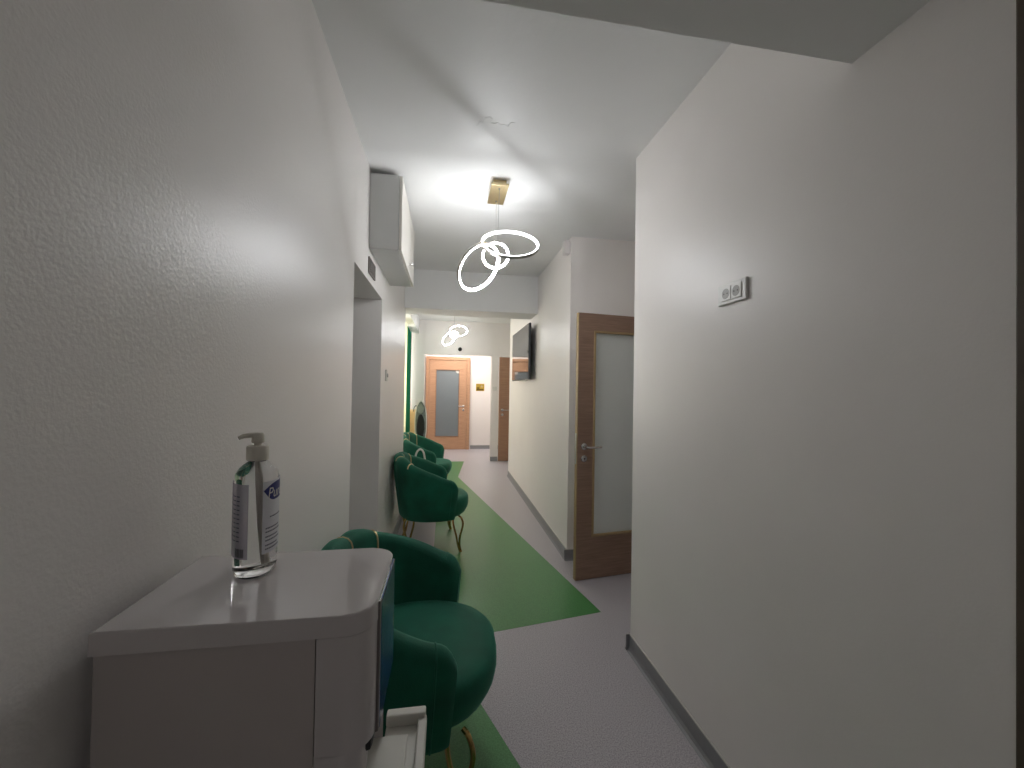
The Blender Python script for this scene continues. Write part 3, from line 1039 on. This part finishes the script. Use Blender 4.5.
# cream paper bag: tapered open box with two string loops
pb = thing('paper_bag', 'cream paper bag with dark string handles behind the farthest armchair', 'bag', (-0.505, 6.85, 0.4505), math.radians(4))
b = new()
lo = [b.verts.new(v) for v in ((-0.085, -0.06, 0), (0.085, -0.06, 0), (0.085, 0.06, 0), (-0.085, 0.06, 0))]
hi = [b.verts.new(v) for v in ((-0.095, -0.05, 0.60), (0.095, -0.05, 0.60), (0.095, 0.05, 0.60), (-0.095, 0.05, 0.60))]
for k in range(4):
    b.faces.new((lo[k], lo[(k + 1) % 4], hi[(k + 1) % 4], hi[k]))
b.faces.new(list(reversed(lo)))
bmesh.ops.solidify(b, geom=b.faces[:], thickness=0.002)
obj('bag_body', b, 'paper', pb)
for yy in (-0.052, 0.052):
    obj('handle', tube(new(), catmull([(-0.035, yy, 0.57), (-0.03, yy * 1.1, 0.63), (0.0, yy * 1.2, 0.665), (0.03, yy * 1.1, 0.63), (0.035, yy, 0.57)], 5), 0.004, 6), 'pack_dark', pb, True)

# oval grey backpack with white piping
bk = thing('backpack', 'tall oval grey green backpack with white piping beside the cream bag', 'backpack', (-0.405, 6.62, 0.4625), math.radians(0))


def oval_slab(x0, x1, hw, h, shrink, zc, pts=36):
    b = new()
    rings = []
    for x, s in ((x0, shrink), (x0 + 0.02, 0.97), ((x0 + x1) / 2, 1.0), (x1 - 0.02, 0.97), (x1, shrink)):
        rings.append([b.verts.new((hw * s * math.cos(2 * PI * k / pts), x, zc + h * s * math.copysign(abs(math.sin(2 * PI * k / pts)) ** 0.9, math.sin(2 * PI * k / pts)))) for k in range(pts)])
    for A, B in zip(rings, rings[1:]):
        for k in range(pts):
            b.faces.new((A[k], A[(k + 1) % pts], B[(k + 1) % pts], B[k]))
    b.faces.new(rings[0])
    b.faces.new(list(reversed(rings[-1])))
    return b


obj('shell', oval_slab(-0.07, 0.07, 0.088, 0.37, 0.86, 0.372), 'pack', bk, True)
rim = [(0.090 * math.cos(2 * PI * k / 48), -0.05, 0.372 + 0.372 * math.copysign(abs(math.sin(2 * PI * k / 48)) ** 0.9, math.sin(2 * PI * k / 48))) for k in range(48)]
obj('piping', tube(new(), rim, 0.010, 8, closed=True), 'piping_white', bk, True)
obj('front_pocket', oval_slab(-0.098, -0.06, 0.06, 0.20, 0.85, 0.33), 'pack_dark', bk, True)
obj('top_panel', oval_slab(-0.085, -0.06, 0.06, 0.09, 0.85, 0.62), 'pack', bk, True)

# white carrier bag with a loop handle between the two far chairs
cbg = thing('carrier_bag', 'white bag with an upright loop handle between the middle and farthest armchairs', 'bag', (-0.28, 4.55, 0), math.radians(10))
b = new()
lo = [b.verts.new(v) for v in ((-0.14, -0.07, 0.0), (0.14, -0.07, 0.0), (0.14, 0.07, 0.0), (-0.14, 0.07, 0.0))]
mi = [b.verts.new(v) for v in ((-0.16, -0.08, 0.25), (0.16, -0.08, 0.25), (0.16, 0.08, 0.25), (-0.16, 0.08, 0.25))]
hi = [b.verts.new(v) for v in ((-0.15, -0.03, 0.50), (0.15, -0.03, 0.50), (0.15, 0.03, 0.50), (-0.15, 0.03, 0.50))]
for A, B in ((lo, mi), (mi, hi)):
    for k in range(4):
        b.faces.new((A[k], A[(k + 1) % 4], B[(k + 1) % 4], B[k]))
b.faces.new(list(reversed(lo)))
bmesh.ops.solidify(b, geom=b.faces[:], thickness=0.003)
obj('bag_body', b, 'bag_white', cbg)
obj('handle', tube(new(), catmull([(-0.065, 0.0, 0.47), (-0.060, 0.0, 0.60), (-0.038, 0.0, 0.70), (0.0, 0.0, 0.735), (0.036, 0.0, 0.70), (0.055, 0.0, 0.60), (0.062, 0.0, 0.47)], 6), 0.011, 8), 'bag_white', cbg, True)

# gold sign on the lobby wall: raised pictogram shapes
gs = thing('door_sign', 'small square gold sign on the lobby wall beside the oak door', 'sign', (0.772, YV, 1.445))
obj('plate', bx(-0.098, 0.098, -0.006, -0.0005, -0.085, 0.085, bev=0.002), 'sign', gs)
rl = bx(-0.080, 0.080, -0.0085, -0.0055, -0.072, -0.035, bev=0.001)
box(rl, -0.080, -0.015, -0.0085, -0.0055, -0.03, 0.0, bev=0.001)
obj('relief', rl, 'sign_dark', gs)
lathe_b = lathe(new(), [(0.026, -0.001), (0.026, 0.0085)], 20, (0.035, 0, 0.025), axis='Y')
obj('pictogram', lathe_b, 'pale_gold', gs, True)

ls = thing('light_switch', 'white light switch on the pillar beside the lobby opening', 'switch', (0.93, YF, 1.42))
obj('plate', bx(-0.04, 0.04, -0.010, -0.0005, -0.04, 0.04, bev=0.003), 'socket', ls)
obj('rocker', bx(-0.027, 0.027, -0.014, -0.009, -0.027, 0.027, bev=0.003), 'socket', ls)

dc = thing('dome_camera', 'small black dome sensor on the header above the lobby opening', 'camera', (0.237, YF, 2.175))
obj('mount', lathe(new(), [(0.038, 0.0005), (0.038, 0.02), (0.03, 0.026)], 20, axis='Y'), 'tv_body', dc, True)
obj('dome', lathe(new(), [(0.032, 0.02), (0.031, 0.03), (0.026, 0.044), (0.016, 0.053), (0.004, 0.056)], 20, axis='Y'), 'hole', dc, True)

hl = thing('ceiling_light', 'round glowing ceiling light inside the lobby behind the header', 'lamp', (0.3, 8.6, ZC))
obj('lamp_base', lathe(new(), [(0.19, -0.03), (0.19, -0.0005)], 36), 'cabinet', hl, True)
obj('diffuser', lathe(new(), [(0.10, -0.065), (0.15, -0.055), (0.175, -0.0305)], 36), 'hall_lamp', hl, True)

nl = thing('near_fill_light', 'small dim fill light added out of view behind the viewer', 'lamp', (0.35, -0.9, 2.275))  # added only to brighten the near end, not a known fitting of the corridor
obj('fill_ring', lathe(new(), [(0.115, -0.012), (0.125, -0.006), (0.125, -0.0005)], 36), 'cabinet', nl, True)
obj('diffuser', lathe(new(), [(0.10, -0.016), (0.10, -0.0125)], 36), emit('near_fill_glow', (250, 250, 255), NEAR_FILL), nl, True)
